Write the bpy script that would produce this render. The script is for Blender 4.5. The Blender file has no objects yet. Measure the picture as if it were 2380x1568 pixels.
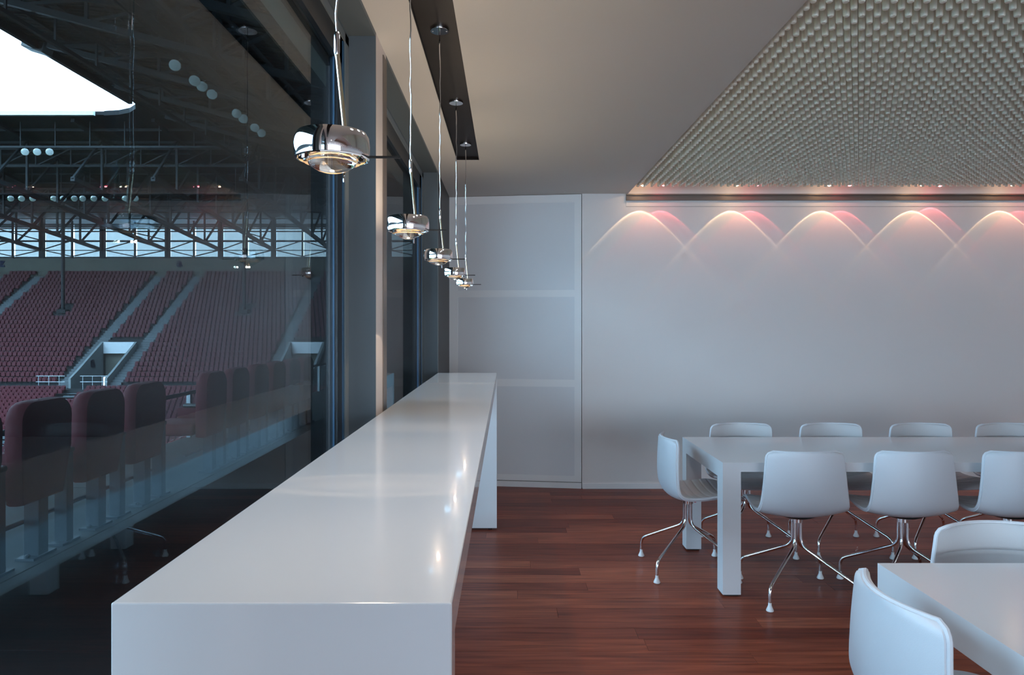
import bpy, bmesh, math, random
from mathutils import Vector, Matrix
PI = math.pi
sc = bpy.context.scene
COL = sc.collection

# ------------------------------------------------------------------ camera
cam = bpy.data.cameras.new('camera'); cam_o = bpy.data.objects.new('camera', cam); COL.objects.link(cam_o)
cam.sensor_width = 36.0; cam.lens = 36.0 * 1640 / 2380
cam.shift_x = (1190 - 1177) / 2380; cam.shift_y = (754 - 784) / 2380
cam.clip_start = 0.05; cam.clip_end = 1500
cam_o.location = (0, 0, 1.485); cam_o.rotation_euler = (PI / 2, 0, 0)
sc.camera = cam_o

# ------------------------------------------------------------------ world: overcast sky, brighter overhead
W_STRENGTH = 36.0
world = bpy.data.worlds.new('sky'); sc.world = world; world.use_nodes = True
nt = world.node_tree; nt.nodes.clear()
wo = nt.nodes.new('ShaderNodeOutputWorld'); bg = nt.nodes.new('ShaderNodeBackground')
tc = nt.nodes.new('ShaderNodeTexCoord'); sx = nt.nodes.new('ShaderNodeSeparateXYZ')
mr = nt.nodes.new('ShaderNodeMapRange'); mr.inputs[1].default_value = 0; mr.inputs[2].default_value = 1
mr.inputs[3].default_value = 0.4; mr.inputs[4].default_value = 1.0; mr.clamp = True
mu = nt.nodes.new('ShaderNodeMath'); mu.operation = 'MULTIPLY'; mu.inputs[1].default_value = W_STRENGTH
nt.links.new(tc.outputs['Generated'], sx.inputs[0]); nt.links.new(sx.outputs[2], mr.inputs[0])
nt.links.new(mr.outputs[0], mu.inputs[0]); nt.links.new(mu.outputs[0], bg.inputs[1])
bg.inputs[0].default_value = (0.80, 0.89, 1.0, 1)
nt.links.new(bg.outputs[0], wo.inputs[0])

# portal over the open middle of the stadium roof: guides sky sampling only
pl = bpy.data.lights.new('sky_portal', 'AREA'); pl.shape = 'RECTANGLE'; pl.size = 70; pl.size_y = 140
pl.cycles.is_portal = True
po = bpy.data.objects.new('sky_portal', pl); COL.objects.link(po); po.location = (-65.6, -12.0, 19.9)
pl = bpy.data.lights.new('window_portal', 'AREA'); pl.shape = 'RECTANGLE'; pl.size = 8.0; pl.size_y = 2.4
pl.cycles.is_portal = True
po = bpy.data.objects.new('window_portal', pl); COL.objects.link(po); po.location = (3.8, -9.25, 1.42); po.rotation_euler = (PI/2, 0, 0)

sc.view_settings.view_transform = 'Standard'; sc.view_settings.look = 'None'
sc.view_settings.gamma = 1; sc.view_settings.use_curve_mapping = False
sc.view_settings.exposure = 0.0
cy = sc.cycles
cy.use_denoising = True
try: cy.denoiser = 'OPENIMAGEDENOISE'
except Exception: pass
cy.max_bounces = 10; cy.diffuse_bounces = 6; cy.glossy_bounces = 6; cy.transmission_bounces = 8
cy.transparent_max_bounces = 24; cy.sample_clamp_indirect = 6.0; cy.caustics_reflective = False; cy.caustics_refractive = False
cy.blur_glossy = 0.3

# added fill spots out of view, brightening room and bar top (overhead, behind, right)
FILL = [(0.48, y) for y in (2.3, 1.75, 1.2, -2.6, -5.0)] + [(7.5, y) for y in (5.4, 4.2, 3.0, 1.8, 0.6, -1.2, -3.0, -4.8)] + [(x, -4.4) for x in (2.0, 3.8, 5.6)]
FILL_W = 22.0; UP_W = 6.5
for x, y in FILL:
    l = bpy.data.lights.new('fill_spot', 'SPOT'); l.energy = FILL_W; l.spot_size = math.radians(160); l.spot_blend = 1.0
    l.color = (0.97, 0.97, 1.0); l.shadow_soft_size = 0.07
    o = bpy.data.objects.new('fill_spot_light', l); COL.objects.link(o); o.location = (x, y, 2.655)

# ------------------------------------------------------------------ materials
def mat(name, col, rough=0.5, metal=0.0, spec=0.5, coat=0.0, noise=None, bump=None, emis=None, estr=0.0):
    m = bpy.data.materials.new(name); m.use_nodes = True
    t = m.node_tree; b = t.nodes['Principled BSDF']
    b.inputs['Base Color'].default_value = (*col, 1); b.inputs['Roughness'].default_value = rough
    b.inputs['Metallic'].default_value = metal; b.inputs['Specular IOR Level'].default_value = spec
    b.inputs['Coat Weight'].default_value = coat; b.inputs['Coat Roughness'].default_value = 0.04
    if emis: b.inputs['Emission Color'].default_value = (*emis, 1); b.inputs['Emission Strength'].default_value = estr
    if noise or bump:
        tc = t.nodes.new('ShaderNodeTexCoord')
    if noise:   # (scale, amount)
        n = t.nodes.new('ShaderNodeTexNoise'); n.inputs['Scale'].default_value = noise[0]; n.inputs['Detail'].default_value = 6
        t.links.new(tc.outputs['Object'], n.inputs['Vector'])
        mx = t.nodes.new('ShaderNodeMix'); mx.data_type = 'RGBA'
        a = noise[1]
        mx.inputs[6].default_value = (*[c * (1 - a) for c in col], 1); mx.inputs[7].default_value = (*[min(1, c * (1 + a)) for c in col], 1)
        t.links.new(n.outputs[0], mx.inputs[0]); t.links.new(mx.outputs[2], b.inputs['Base Color'])
    if bump:    # (scale, distance)
        n = t.nodes.new('ShaderNodeTexNoise'); n.inputs['Scale'].default_value = bump[0]; n.inputs['Detail'].default_value = 3
        t.links.new(tc.outputs['Object'], n.inputs['Vector'])
        bp = t.nodes.new('ShaderNodeBump'); bp.inputs['Distance'].default_value = bump[1]; bp.inputs['Strength'].default_value = 0.6
        t.links.new(n.outputs[0], bp.inputs['Height']); t.links.new(bp.outputs[0], b.inputs['Normal'])
    return m

M = {}
M['wall'] = mat('wall_paint', (0.84, 0.81, 0.79), 0.55, bump=(160, 0.0006))
M['ceiling'] = mat('ceiling_paint', (0.68, 0.655, 0.61), 0.7, bump=(120, 0.0005))
M['panel'] = mat('panel_white', (0.90, 0.91, 0.91), 0.35)
M['panel_field'] = mat('panel_field', (0.79, 0.81, 0.83), 0.3)
M['base'] = mat('baseboard_white', (0.88, 0.89, 0.89), 0.4)
M['seam'] = mat('seam_shadow', (0.03, 0.03, 0.03), 0.8)
M['rail'] = mat('rail_bronze', (0.16, 0.13, 0.11), 0.45, 0.3)
M['casing'] = mat('window_casing', (0.115, 0.14, 0.155), 0.42, 0.0, 0.5, bump=(300, 0.0003))
M['frame_light'] = mat('window_frame_grey', (0.17, 0.20, 0.215), 0.4)
M['frame_dark'] = mat('window_frame_dark', (0.008, 0.012, 0.018), 0.35)
M['gasket'] = mat('window_gasket_blue', (0.03, 0.09, 0.17), 0.4)
M['dark_panel'] = mat('dark_wall_panel', (0.028, 0.028, 0.03), 0.5)
M['pier'] = mat('pier_paint', (0.66, 0.60, 0.56), 0.5)
M['strip'] = mat('ceiling_strip_brown', (0.0158, 0.0121, 0.0108), 0.4, noise=(6, 0.5))
M['tube'] = mat('tube_white', (0.89, 0.87, 0.76), 0.38)
M['bar'] = mat('bar_lacquer', (0.7360, 0.7268, 0.7360), 0.16, coat=0.5)
M['table'] = mat('table_lacquer', (0.7068, 0.7068, 0.7254), 0.16)
M['leather'] = mat('white_leather', (0.6808, 0.6900, 0.7268), 0.38, bump=(420, 0.0006))
M['leather2'] = mat('white_leather_pad', (0.6992, 0.6992, 0.7084), 0.42, bump=(420, 0.0006))
M['chrome'] = mat('chrome', (0.80, 0.80, 0.82), 0.07, 1.0)
M['mirror'] = mat('polished_chrome', (0.92, 0.92, 0.93), 0.015, 1.0)
M['fill_lit'] = mat('fill_spot_diffuser', (0.8, 0.8, 0.8), 0.5, emis=(0.97, 0.97, 1.0), estr=8)  # glowing disc for the added fill spots
M['glide'] = mat('white_glide', (0.75, 0.75, 0.76), 0.3)
M['black'] = mat('black_plastic', (0.012, 0.012, 0.012), 0.4)
M['red_tag'] = mat('red_tag', (0.6, 0.02, 0.02), 0.5)
M['rod_gold'] = mat('pendant_rod', (0.95, 0.85, 0.62), 0.12, 1.0)
M['reflector'] = mat('pendant_reflector', (0.95, 0.80, 0.58), 0.10, 1.0, emis=(1.0, 0.62, 0.30), estr=1.3)
M['bulb'] = mat('bulb_lit', (1, 0.9, 0.7), 0.3, emis=(1.0, 0.72, 0.42), estr=26)
M['lamp_warm'] = mat('spot_lens_warm', (1, 0.9, 0.7), 0.3, emis=(1.0, 0.72, 0.42), estr=10)
M['lamp_red'] = mat('spot_lens_red', (1, 0.4, 0.4), 0.3, emis=(1.0, 0.16, 0.22), estr=10)
# stadium
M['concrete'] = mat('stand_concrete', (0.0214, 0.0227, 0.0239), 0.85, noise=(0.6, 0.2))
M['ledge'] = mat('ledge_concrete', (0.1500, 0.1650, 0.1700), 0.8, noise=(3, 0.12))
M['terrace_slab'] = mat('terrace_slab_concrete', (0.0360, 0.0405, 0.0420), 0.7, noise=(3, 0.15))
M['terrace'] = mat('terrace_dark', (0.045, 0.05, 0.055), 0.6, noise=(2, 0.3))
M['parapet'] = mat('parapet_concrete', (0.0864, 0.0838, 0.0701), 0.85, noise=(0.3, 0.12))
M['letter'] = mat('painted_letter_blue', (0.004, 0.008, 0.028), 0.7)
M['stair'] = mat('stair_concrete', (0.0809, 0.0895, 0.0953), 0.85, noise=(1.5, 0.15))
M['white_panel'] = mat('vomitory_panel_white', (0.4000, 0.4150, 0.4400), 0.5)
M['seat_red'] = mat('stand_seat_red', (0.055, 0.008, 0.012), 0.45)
M['vip_red'] = mat('vip_seat_red', (0.085, 0.008, 0.013), 0.6)
M['post'] = mat('seat_post_grey', (0.0546, 0.0672, 0.0798), 0.45)
M['steel'] = mat('roof_steel', (0.0105, 0.0120, 0.0135), 0.5)
M['deck'] = mat('roof_deck', (0.0066, 0.0066, 0.0072), 0.7)
M['galv'] = mat('galvanised', (0.2475, 0.2750, 0.2915), 0.4, 0.4)
M['grass'] = mat('pitch_grass', (0.0300, 0.0600, 0.0180), 0.9, noise=(0.4, 0.3))
M['flood'] = mat('flood_glass', (0.6750, 0.7200, 0.7020), 0.15, 0.6)

for k_ in ('concrete','ledge','terrace','terrace_slab','parapet','letter','stair','seat_red','vip_red','post','steel','deck','grass','casing','strip'):
    M[k_].node_tree.nodes['Principled BSDF'].inputs['Specular IOR Level'].default_value = 0.12

def glass_mat(name, tint, refl, ior=1.5):
    m = bpy.data.materials.new(name); m.use_nodes = True; t = m.node_tree; t.nodes.clear()
    o = t.nodes.new('ShaderNodeOutputMaterial'); mx = t.nodes.new('ShaderNodeMixShader')
    tr = t.nodes.new('ShaderNodeBsdfTransparent'); tr.inputs[0].default_value = (*tint, 1)
    gl = t.nodes.new('ShaderNodeBsdfGlossy'); gl.inputs['Roughness'].default_value = 0.0; gl.inputs[0].default_value = (refl, refl, refl, 1)
    # Schlick reflectance, the same from either side of the sheet
    lw = t.nodes.new('ShaderNodeLayerWeight'); pw = t.nodes.new('ShaderNodeMath'); pw.operation = 'POWER'; pw.inputs[1].default_value = 5
    f0 = ((ior-1)/(ior+1))**2
    fr = t.nodes.new('ShaderNodeMath'); fr.operation = 'MULTIPLY_ADD'; fr.inputs[1].default_value = 1-f0; fr.inputs[2].default_value = f0
    t.links.new(lw.outputs['Facing'], pw.inputs[0]); t.links.new(pw.outputs[0], fr.inputs[0])
    t.links.new(fr.outputs[0], mx.inputs[0]); t.links.new(tr.outputs[0], mx.inputs[1]); t.links.new(gl.outputs[0], mx.inputs[2])
    t.links.new(mx.outputs[0], o.inputs[0]); return m
# each sheet is crossed twice (front and rear face)
M['glass'] = glass_mat('window_glass', (0.685, 0.77, 0.81), 0.47, 1.38)
M['clear_glass'] = glass_mat('clear_glass', (0.81, 0.83, 0.85), 1.0, 1.5)
M['glass_rail'] = glass_mat('rail_glass', (0.9, 0.95, 0.96), 1.0, 1.45)

def translucent_mat():
    m = bpy.data.materials.new('translucent_cladding'); m.use_nodes = True; t = m.node_tree; t.nodes.clear()
    o = t.nodes.new('ShaderNodeOutputMaterial'); mx = t.nodes.new('ShaderNodeMixShader'); mx.inputs[0].default_value = 0.15
    tr = t.nodes.new('ShaderNodeBsdfTransparent'); tr.inputs[0].default_value = (0.47, 0.47, 0.46, 1)
    tl = t.nodes.new('ShaderNodeBsdfDiffuse'); tl.inputs[0].default_value = (0.12, 0.13, 0.14, 1)
    t.links.new(tr.outputs[0], mx.inputs[1]); t.links.new(tl.outputs[0], mx.inputs[2]); t.links.new(mx.outputs[0], o.inputs[0])
    return m
M['clad'] = translucent_mat()

def lens_mat():
    m = bpy.data.materials.new('pendant_lens'); m.use_nodes = True; t = m.node_tree
    b = t.nodes['Principled BSDF']; b.inputs['Base Color'].default_value = (1, 0.97, 0.92, 1)
    b.inputs['Transmission Weight'].default_value = 1.0; b.inputs['Roughness'].default_value = 0.0; b.inputs['IOR'].default_value = 1.5
    return m
M['lens'] = lens_mat()

def wood_mat():
    m = bpy.data.materials.new('plank_wood'); m.use_nodes = True; t = m.node_tree; N = t.nodes.new; L = t.links.new
    b = t.nodes['Principled BSDF']
    geo = N('ShaderNodeNewGeometry'); oi = N('ShaderNodeObjectInfo')
    add = N('ShaderNodeMath'); add.operation = 'ADD'; L(geo.outputs['Random Per Island'], add.inputs[0]); L(oi.outputs['Random'], add.inputs[1])
    fr = N('ShaderNodeMath'); fr.operation = 'FRACT'; L(add.outputs[0], fr.inputs[0])
    rp = N('ShaderNodeValToRGB'); e = rp.color_ramp.elements
    e[0].position = 0; e[0].color = (0.17, 0.033, 0.015, 1); e[1].position = 1; e[1].color = (0.38, 0.105, 0.052, 1)
    k = e.new(0.45); k.color = (0.24, 0.053, 0.026, 1); k = e.new(0.8); k.color = (0.31, 0.075, 0.036, 1)
    L(fr.outputs[0], rp.inputs[0])
    mp = N('ShaderNodeMapping'); L(geo.outputs['Position'], mp.inputs[0])
    cx = N('ShaderNodeCombineXYZ'); sh = N('ShaderNodeMath'); sh.operation = 'MULTIPLY'; sh.inputs[1].default_value = 40
    L(fr.outputs[0], sh.inputs[0]); L(sh.outputs[0], cx.inputs[0]); L(cx.outputs[0], mp.inputs['Location'])
    mp.inputs['Scale'].default_value = (1.6, 26, 1)
    n = N('ShaderNodeTexNoise'); n.inputs['Scale'].default_value = 1.6; n.inputs['Detail'].default_value = 8; n.inputs['Distortion'].default_value = 0.6
    L(mp.outputs[0], n.inputs['Vector'])
    r2 = N('ShaderNodeValToRGB'); r2.color_ramp.elements[0].position = 0.3; r2.color_ramp.elements[0].color = (0.55, 0.5, 0.5, 1)
    r2.color_ramp.elements[1].position = 0.72; r2.color_ramp.elements[1].color = (1.3, 1.3, 1.3, 1)
    L(n.outputs[0], r2.inputs[0])
    mx = N('ShaderNodeMix'); mx.data_type = 'RGBA'; mx.blend_type = 'MULTIPLY'; mx.inputs[0].default_value = 1
    L(rp.outputs[0], mx.inputs[6]); L(r2.outputs[0], mx.inputs[7]); L(mx.outputs[2], b.inputs['Base Color'])
    b.inputs['Roughness'].default_value = 0.34; b.inputs['Specular IOR Level'].default_value = 0.18
    bp = N('ShaderNodeBump'); bp.inputs['Distance'].default_value = 0.0006; bp.inputs['Strength'].default_value = 0.5
    L(n.outputs[0], bp.inputs['Height']); L(bp.outputs[0], b.inputs['Normal'])
    return m
M['wood'] = wood_mat()

# ------------------------------------------------------------------ mesh helpers
class MB:
    def __init__(s): s.v = []; s.f = []
    def box(s, x0, x1, y0, y1, z0, z1):
        b = len(s.v)
        s.v += [(x0,y0,z0),(x1,y0,z0),(x1,y1,z0),(x0,y1,z0),(x0,y0,z1),(x1,y0,z1),(x1,y1,z1),(x0,y1,z1)]
        s.f += [tuple(b+i for i in q) for q in ((0,3,2,1),(4,5,6,7),(0,1,5,4),(1,2,6,5),(2,3,7,6),(3,0,4,7))]
        return s
    def prism(s, pts, axis, a0, a1):
        """extrude the 2-D outline pts along axis 'x','y' or 'z' (ccw)"""
        n = len(pts); b = len(s.v)
        for a in (a0, a1):
            for p in pts:
                s.v.append({'x': (a, p[0], p[1]), 'y': (p[0], a, p[1]), 'z': (p[0], p[1], a)}[axis])
        s.f.append(tuple(b + i for i in range(n))[::-1]); s.f.append(tuple(b + n + i for i in range(n)))
        for i in range(n): s.f.append((b+i, b+(i+1) % n, b+n+(i+1) % n, b+n+i))
        return s
    def bar(s, p, q, w, h=None):
        """rectangular member from p to q"""
        h = h or w; p = Vector(p); q = Vector(q); d = (q - p).normalized()
        up = Vector((0,0,1)) if abs(d.z) < 0.95 else Vector((0,1,0))
        a = d.cross(up).normalized() * w/2; c = a.cross(d).normalized() * h/2; b = len(s.v)
        for e in (p, q):
            for sa, sb in ((-1,-1),(1,-1),(1,1),(-1,1)): s.v.append(tuple(e + a*sa + c*sb))
        s.f += [tuple(b+i for i in x) for x in ((0,1,2,3),(7,6,5,4),(0,4,5,1),(1,5,6,2),(2,6,7,3),(3,7,4,0))]
        return s
    def tube(s, pts, r, n=10, rr=None, cap=True):
        pts = [Vector(p) for p in pts]; b = len(s.v); m = len(pts)
        t0 = (pts[1]-pts[0]).normalized(); ref = Vector((0,0,1)) if abs(t0.z) < .9 else Vector((0,1,0))
        nx = t0.cross(ref).normalized()
        for i, p in enumerate(pts):
            t = ((pts[min(i+1,m-1)]-pts[max(i-1,0)])).normalized()
            nx = (nx - t*nx.dot(t)).normalized(); ny = t.cross(nx)
            ri = rr[i] if rr else r
            for k in range(n):
                a = 2*PI*k/n; s.v.append(tuple(p + nx*math.cos(a)*ri + ny*math.sin(a)*ri))
        for i in range(m-1):
            for k in range(n):
                s.f.append((b+i*n+k, b+i*n+(k+1) % n, b+(i+1)*n+(k+1) % n, b+(i+1)*n+k))
        if cap: s.f.append(tuple(b+k for k in range(n))[::-1]); s.f.append(tuple(b+(m-1)*n+k for k in range(n)))
        return s
    def lathe(s, prof, n=32, c=(0,0,0), close=False):
        """prof: list of (r, z)"""
        b = len(s.v); m = len(prof)
        for r, z in prof:
            for k in range(n):
                a = 2*PI*k/n; s.v.append((c[0]+r*math.cos(a), c[1]+r*math.sin(a), c[2]+z))
        rng = range(m if close else m-1)
        for i in rng:
            j = (i+1) % m
            for k in range(n): s.f.append((b+i*n+k, b+i*n+(k+1) % n, b+j*n+(k+1) % n, b+j*n+k))
        if not close:
            if prof[0][0] > 1e-6: s.f.append(tuple(b+k for k in range(n))[::-1])
            if prof[-1][0] > 1e-6: s.f.append(tuple(b+(m-1)*n+k for k in range(n)))
        return s
    def build(s, name, m, parent=None, smooth=False, bevel=0, loc=None, recalc=True, seg=2):
        me = bpy.data.meshes.new(name); me.from_pydata(s.v, [], s.f)
        if recalc or bevel:
            bm = bmesh.new(); bm.from_mesh(me)
            bmesh.ops.remove_doubles(bm, verts=bm.verts, dist=1e-6)
            bmesh.ops.recalc_face_normals(bm, faces=bm.faces)
            if bevel: bmesh.ops.bevel(bm, geom=bm.edges[:], offset=bevel, segments=seg, affect='EDGES', profile=0.5)
            bm.to_mesh(me); bm.free()
        if smooth:
            me.polygons.foreach_set('use_smooth', [True]*len(me.polygons))
            try: me.set_sharp_from_angle(angle=math.radians(40))
            except Exception: pass
        me.materials.append(m)
        o = bpy.data.objects.new(name, me); COL.objects.link(o)
        if parent: o.parent = parent
        if loc: o.location = loc
        return o

def tag(o, label=None, cat=None, group=None, kind=None):
    if label: o['label'] = label
    if cat: o['category'] = cat
    if group: o['group'] = group
    if kind: o['kind'] = kind
    return o
def empty(name, loc=(0,0,0), rz=0):
    o = bpy.data.objects.new(name, None); COL.objects.link(o); o.location = loc; o.rotation_euler = (0,0,rz)
    o.empty_display_size = 0.1; return o
def struct(o): o['kind'] = 'structure'; return o
def copy_tree(o, parent=None):
    c = o.copy(); COL.objects.link(c); c.parent = parent
    if parent: c.matrix_parent_inverse = o.matrix_parent_inverse.copy()
    for ch in [x for x in KIDS.get(o.name, [])]: copy_tree(ch, c)
    return c
KIDS = {}
def index_kids(root):
    for x in bpy.data.objects:
        if x.parent: KIDS.setdefault(x.parent.name, [])
    def rec(o):
        KIDS[o.name] = [x for x in bpy.data.objects if x.parent == o]
        for x in KIDS[o.name]: rec(x)
    rec(root)

# ================================================================== ROOM SHELL
CZ = 2.67           # ceiling height
XW = -0.53          # inner plane of the window wall
YF = 6.392          # far wall
YB = -9.0; XR = 8.2
# --- ceiling, with slot for the lamp strip and a deep recess for the hanging tubes
RX0, RX1, RY0 = 1.10, 6.9, -3.0
SX0, SX1, SY0, SY1 = -0.358, -0.196, -1.6, 5.087
c = MB()
T = 2.98
c.box(-0.90, SX0, YB, 6.75, CZ, T); c.box(SX1, RX0, YB, 6.75, CZ, T)
c.box(SX0, SX1, YB, SY0, CZ, T); c.box(SX0, SX1, SY1, 6.75, CZ, T); c.box(SX0, SX1, SY0, SY1, CZ+0.022, T)
c.box(RX0, RX1, YB, RY0, CZ, T); c.box(RX1, XR+0.2, YB, 6.75, CZ, T)
c.box(RX0, RX1, RY0, 6.75, 2.90, T)
ceiling = struct(c.build('ceiling', M['ceiling'], recalc=False))
s = MB(); s.box(SX0+0.0005, SX1-0.0005, SY0, SY1, CZ+0.016, CZ+0.0219)
s.box(SX0+.0005, SX0+0.004, SY0, SY1, CZ+0.001, CZ+0.016); s.box(SX1-0.004, SX1-.0005, SY0, SY1, CZ+0.001, CZ+0.016)
s.box(SX0+.004, SX1-.004, SY1-0.004, SY1-.0005, CZ+0.001, CZ+0.016)
s.build('lamp_channel', M['strip'], ceiling)
# --- hanging tubes
R = 0.0125
for x, y in FILL:  # discs and rings dressing the added fill spots
    MB().lathe([(0.0, CZ-0.003), (0.075, CZ-0.003), (0.075, CZ-0.0005), (0.0, CZ-0.0005)], 24, (x, y, 0)).build('fill_spot_lens', M['fill_lit'], ceiling)
    MB().lathe([(0.075, CZ-0.0005), (0.076, CZ-0.006), (0.090, CZ-0.004), (0.092, CZ-0.0005)], 24, (x, y, 0), close=True).build('fill_spot_ring', M['glide'], ceiling, smooth=True)
def tube_verts(n):
    ring = [(R*math.cos(2*PI*k/n+PI/n), R*math.sin(2*PI*k/n+PI/n)) for k in range(n)]
    return ring
n = 10; ring = tube_verts(n)
tv = [(x, y, 0.004) for x, y in ring] + [(x*.8, y*.8, 0) for x, y in ring] + [(x, y, 0.235) for x, y in ring]
tf = [tuple(n+k for k in range(n))[::-1]]
for k in range(n):
    j = (k+1) % n; tf.append((n+k, n+j, j, k)); tf.append((k, j, 2*n+j, 2*n+k))
tube_me = bpy.data.meshes.new('tube'); tube_me.from_pydata(tv, [], tf); tube_me.materials.append(M['tube'])
tube_me.polygons.foreach_set('use_smooth', [True]*len(tube_me.polygons)); tube_me.set_sharp_from_angle(angle=math.radians(50))
TZ = CZ + 0.004
cols = [1.1326 + 0.06*i for i in range(95)]; rows = [6.085 - 0.06*j for j in range(112)]
first = []; rest = []
for y in rows:
    for x in cols:
        px = 1177 + x*1640/y if y > 0.3 else 9e9; py = 754 - 1.185*1640/y if y > 0.3 else -9e9
        (first if (px < 2400 and py > -12) else rest).append((x, y))
first.sort(key=lambda p: p[1]); rest += first[300:]; first = first[:300]
for x, y in first:
    o = bpy.data.objects.new('tube', tube_me); COL.objects.link(o); o.parent = ceiling; o.location = (x, y, TZ)
bv = []; bf = []
for x, y in rest:
    b = len(bv); bv += [(a+x, d+y, e+TZ) for a, d, e in tv]; bf += [tuple(b+i for i in q) for q in tf]
me = bpy.data.meshes.new('tube_field'); me.from_pydata(bv, [], bf); me.materials.append(M['tube'])
me.polygons.foreach_set('use_smooth', [True]*len(me.polygons)); me.set_sharp_from_angle(angle=math.radians(50))
o = bpy.data.objects.new('tube_field', me); COL.objects.link(o); o.parent = ceiling; o['kind'] = 'stuff'

# --- floor with planks running left to right
fb = MB(); fb.box(-0.66, XR, YB, 6.75, -0.12, -0.012); floor = struct(fb.build('floor', M['seam'], recalc=False))
random.seed(7)
PW = 0.1215; planks_in = []; planks_out = []
y = YF - 0.02
row = 0
while y > YB:
    y1 = y; y0 = max(y - PW, YB); x = -0.63 - random.random()*1.4
    while x < XR:
        L_ = random.choice((1.1, 1.4, 1.7, 2.0, 2.2)) * random.uniform(.9, 1.1)
        a = max(x, -0.655); b = min(x + L_, XR)
        if b - a > 0.02:
            vis = y1 > 2.9 and a < 4.6 and b > -0.1
            (planks_in if vis else planks_out).append((a, b, y0, y1))
        x += L_
    y = y0; row += 1
# the strip of floor that runs in under the slanted panel
x = -0.63
for yy in (YF-0.02, YF-0.02+PW):
    planks_in.append((-0.655, 0.72, yy, yy+PW if yy+PW < 6.6 else 6.6))
planks_in.sort(key=lambda p: -p[3])
planks_out += planks_in[300:]; planks_in = planks_in[:300]
G = 0.0007
for a, b, y0, y1 in planks_in:
    MB().box(a+G, b-G, y0+G, y1-G, -0.012, random.uniform(-0.0006, 0)).build('plank', M['wood'], floor, recalc=False)
m = MB()
for a, b, y0, y1 in planks_out: m.box(a+G, b-G, y0+G, y1-G, -0.012, random.uniform(-0.0006, 0))
m.build('plank_field', M['wood'], floor, recalc=False)['kind'] = 'stuff'

# --- far wall (wall_back), right wall, wall behind the camera
w = MB(); w.box(0.685, XR+0.2, YF, YF+0.25, 0, T); wall_back = struct(w.build('wall_back', M['wall'], recalc=False))
w = MB(); w.box(XR, XR+0.2, YB, YF, 0, CZ); struct(w.build('wall_right', M['wall'], recalc=False))
# behind the camera the room ends in a window band to the open air
WX0, WX1, WZ0, WZ1 = 0.0, 7.8, 0.25, 2.60
w = MB(); w.box(-0.9, WX0, YB-0.2, YB, 0, T); w.box(WX1, XR+0.2, YB-0.2, YB, 0, T); w.box(WX0, WX1, YB-0.2, YB, 0, WZ0); w.box(WX0, WX1, YB-0.2, YB, WZ1, T)
struct(w.build('wall_front', M['wall'], recalc=False))
rw = struct(empty('window_6')); m = MB()
for k in range(6):
    x = WX0 + (WX1-WX0)*k/5; m.box(max(WX0, x-0.04), min(WX1, x+0.04), YB-0.12, YB-0.05, WZ0, WZ1)
m.build('mullions', M['frame_light'], rw, recalc=False)
for k in range(5):
    x = WX0 + (WX1-WX0)*k/5; MB().box(x+0.04, x+(WX1-WX0)/5-0.04, YB-0.09, YB-0.084, WZ0, WZ1).build('pane', M['clear_glass'], rw, recalc=False)
# picture rail / blind channel on the far wall and its cover plate
r = empty('trim_1'); r['kind'] = 'structure'
m = MB(); m.box(1.0835, XR, YF-0.030, YF, 2.652, 2.664); m.box(1.0835, XR, YF-0.030, YF, 2.607, 2.613)
m.box(1.0835, XR, YF-0.022, YF, 2.613, 2.636); m.box(1.0835, XR, YF-0.010, YF, 2.636, 2.652)
m.build('channel', M['rail'], r, recalc=False)
MB().box(1.0835, XR, YF-0.004, YF, 2.5545, 2.607).build('cover_plate', M['wall'], r, recalc=False)
MB().box(1.0835, XR, YF-0.0015, YF, 2.5525, 2.5545).build('shadow_gap', M['seam'], r, recalc=False)
# baseboards
b_ = MB(); b_.box(0.69, XR, YF-0.006, YF, 0, 0.048).box(0.69, XR, YF-0.0012, YF, 0.048, 0.051)
struct(MB().box(0.69, XR, YF-0.010, YF, 0, 0.048).build('baseboard_back', M['base'], recalc=False))
# --- slanted white panel at the end of the window wall
pA = Vector((-0.535, 6.545, 0)); pB = Vector((0.679, 6.393, 0)); dv = (pB - pA); PL = dv.length
ang = math.atan2(dv.y, dv.x)
wl = empty('wall_panel_left', pA, ang); wl.name = 'wall_corner'; wl['kind'] = 'structure'
panel = MB()
f0, f1 = 0.085, PL-0.062
zs = [(0.112, 0.919), (0.985, 1.737), (1.80, 2.594)]
D = 0.05
panel.box(0, f0, 0, D, 0.058, CZ-0.004); panel.box(f1, PL, 0, D, 0.058, CZ-0.004)
prev = 0.058
for a, b in zs: panel.box(f0, f1, 0, D, prev, a); prev = b
panel.box(f0, f1, 0, D, prev, CZ-0.004)
panel.build('panel_frame', M['panel'], wl, recalc=False)
for a, b in zs: MB().box(f0, f1, 0.0025, D, a, b).build('panel_field', M['panel_field'], wl, recalc=False)
MB().box(0, PL, 0.02, 0.08, 0, T-.2).build('backing', M['seam'], wl, recalc=False)
MB().box(0, PL, -0.004, 0.02, 0, 0.052).build('baseboard_strip', M['base'], wl, recalc=False)

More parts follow.
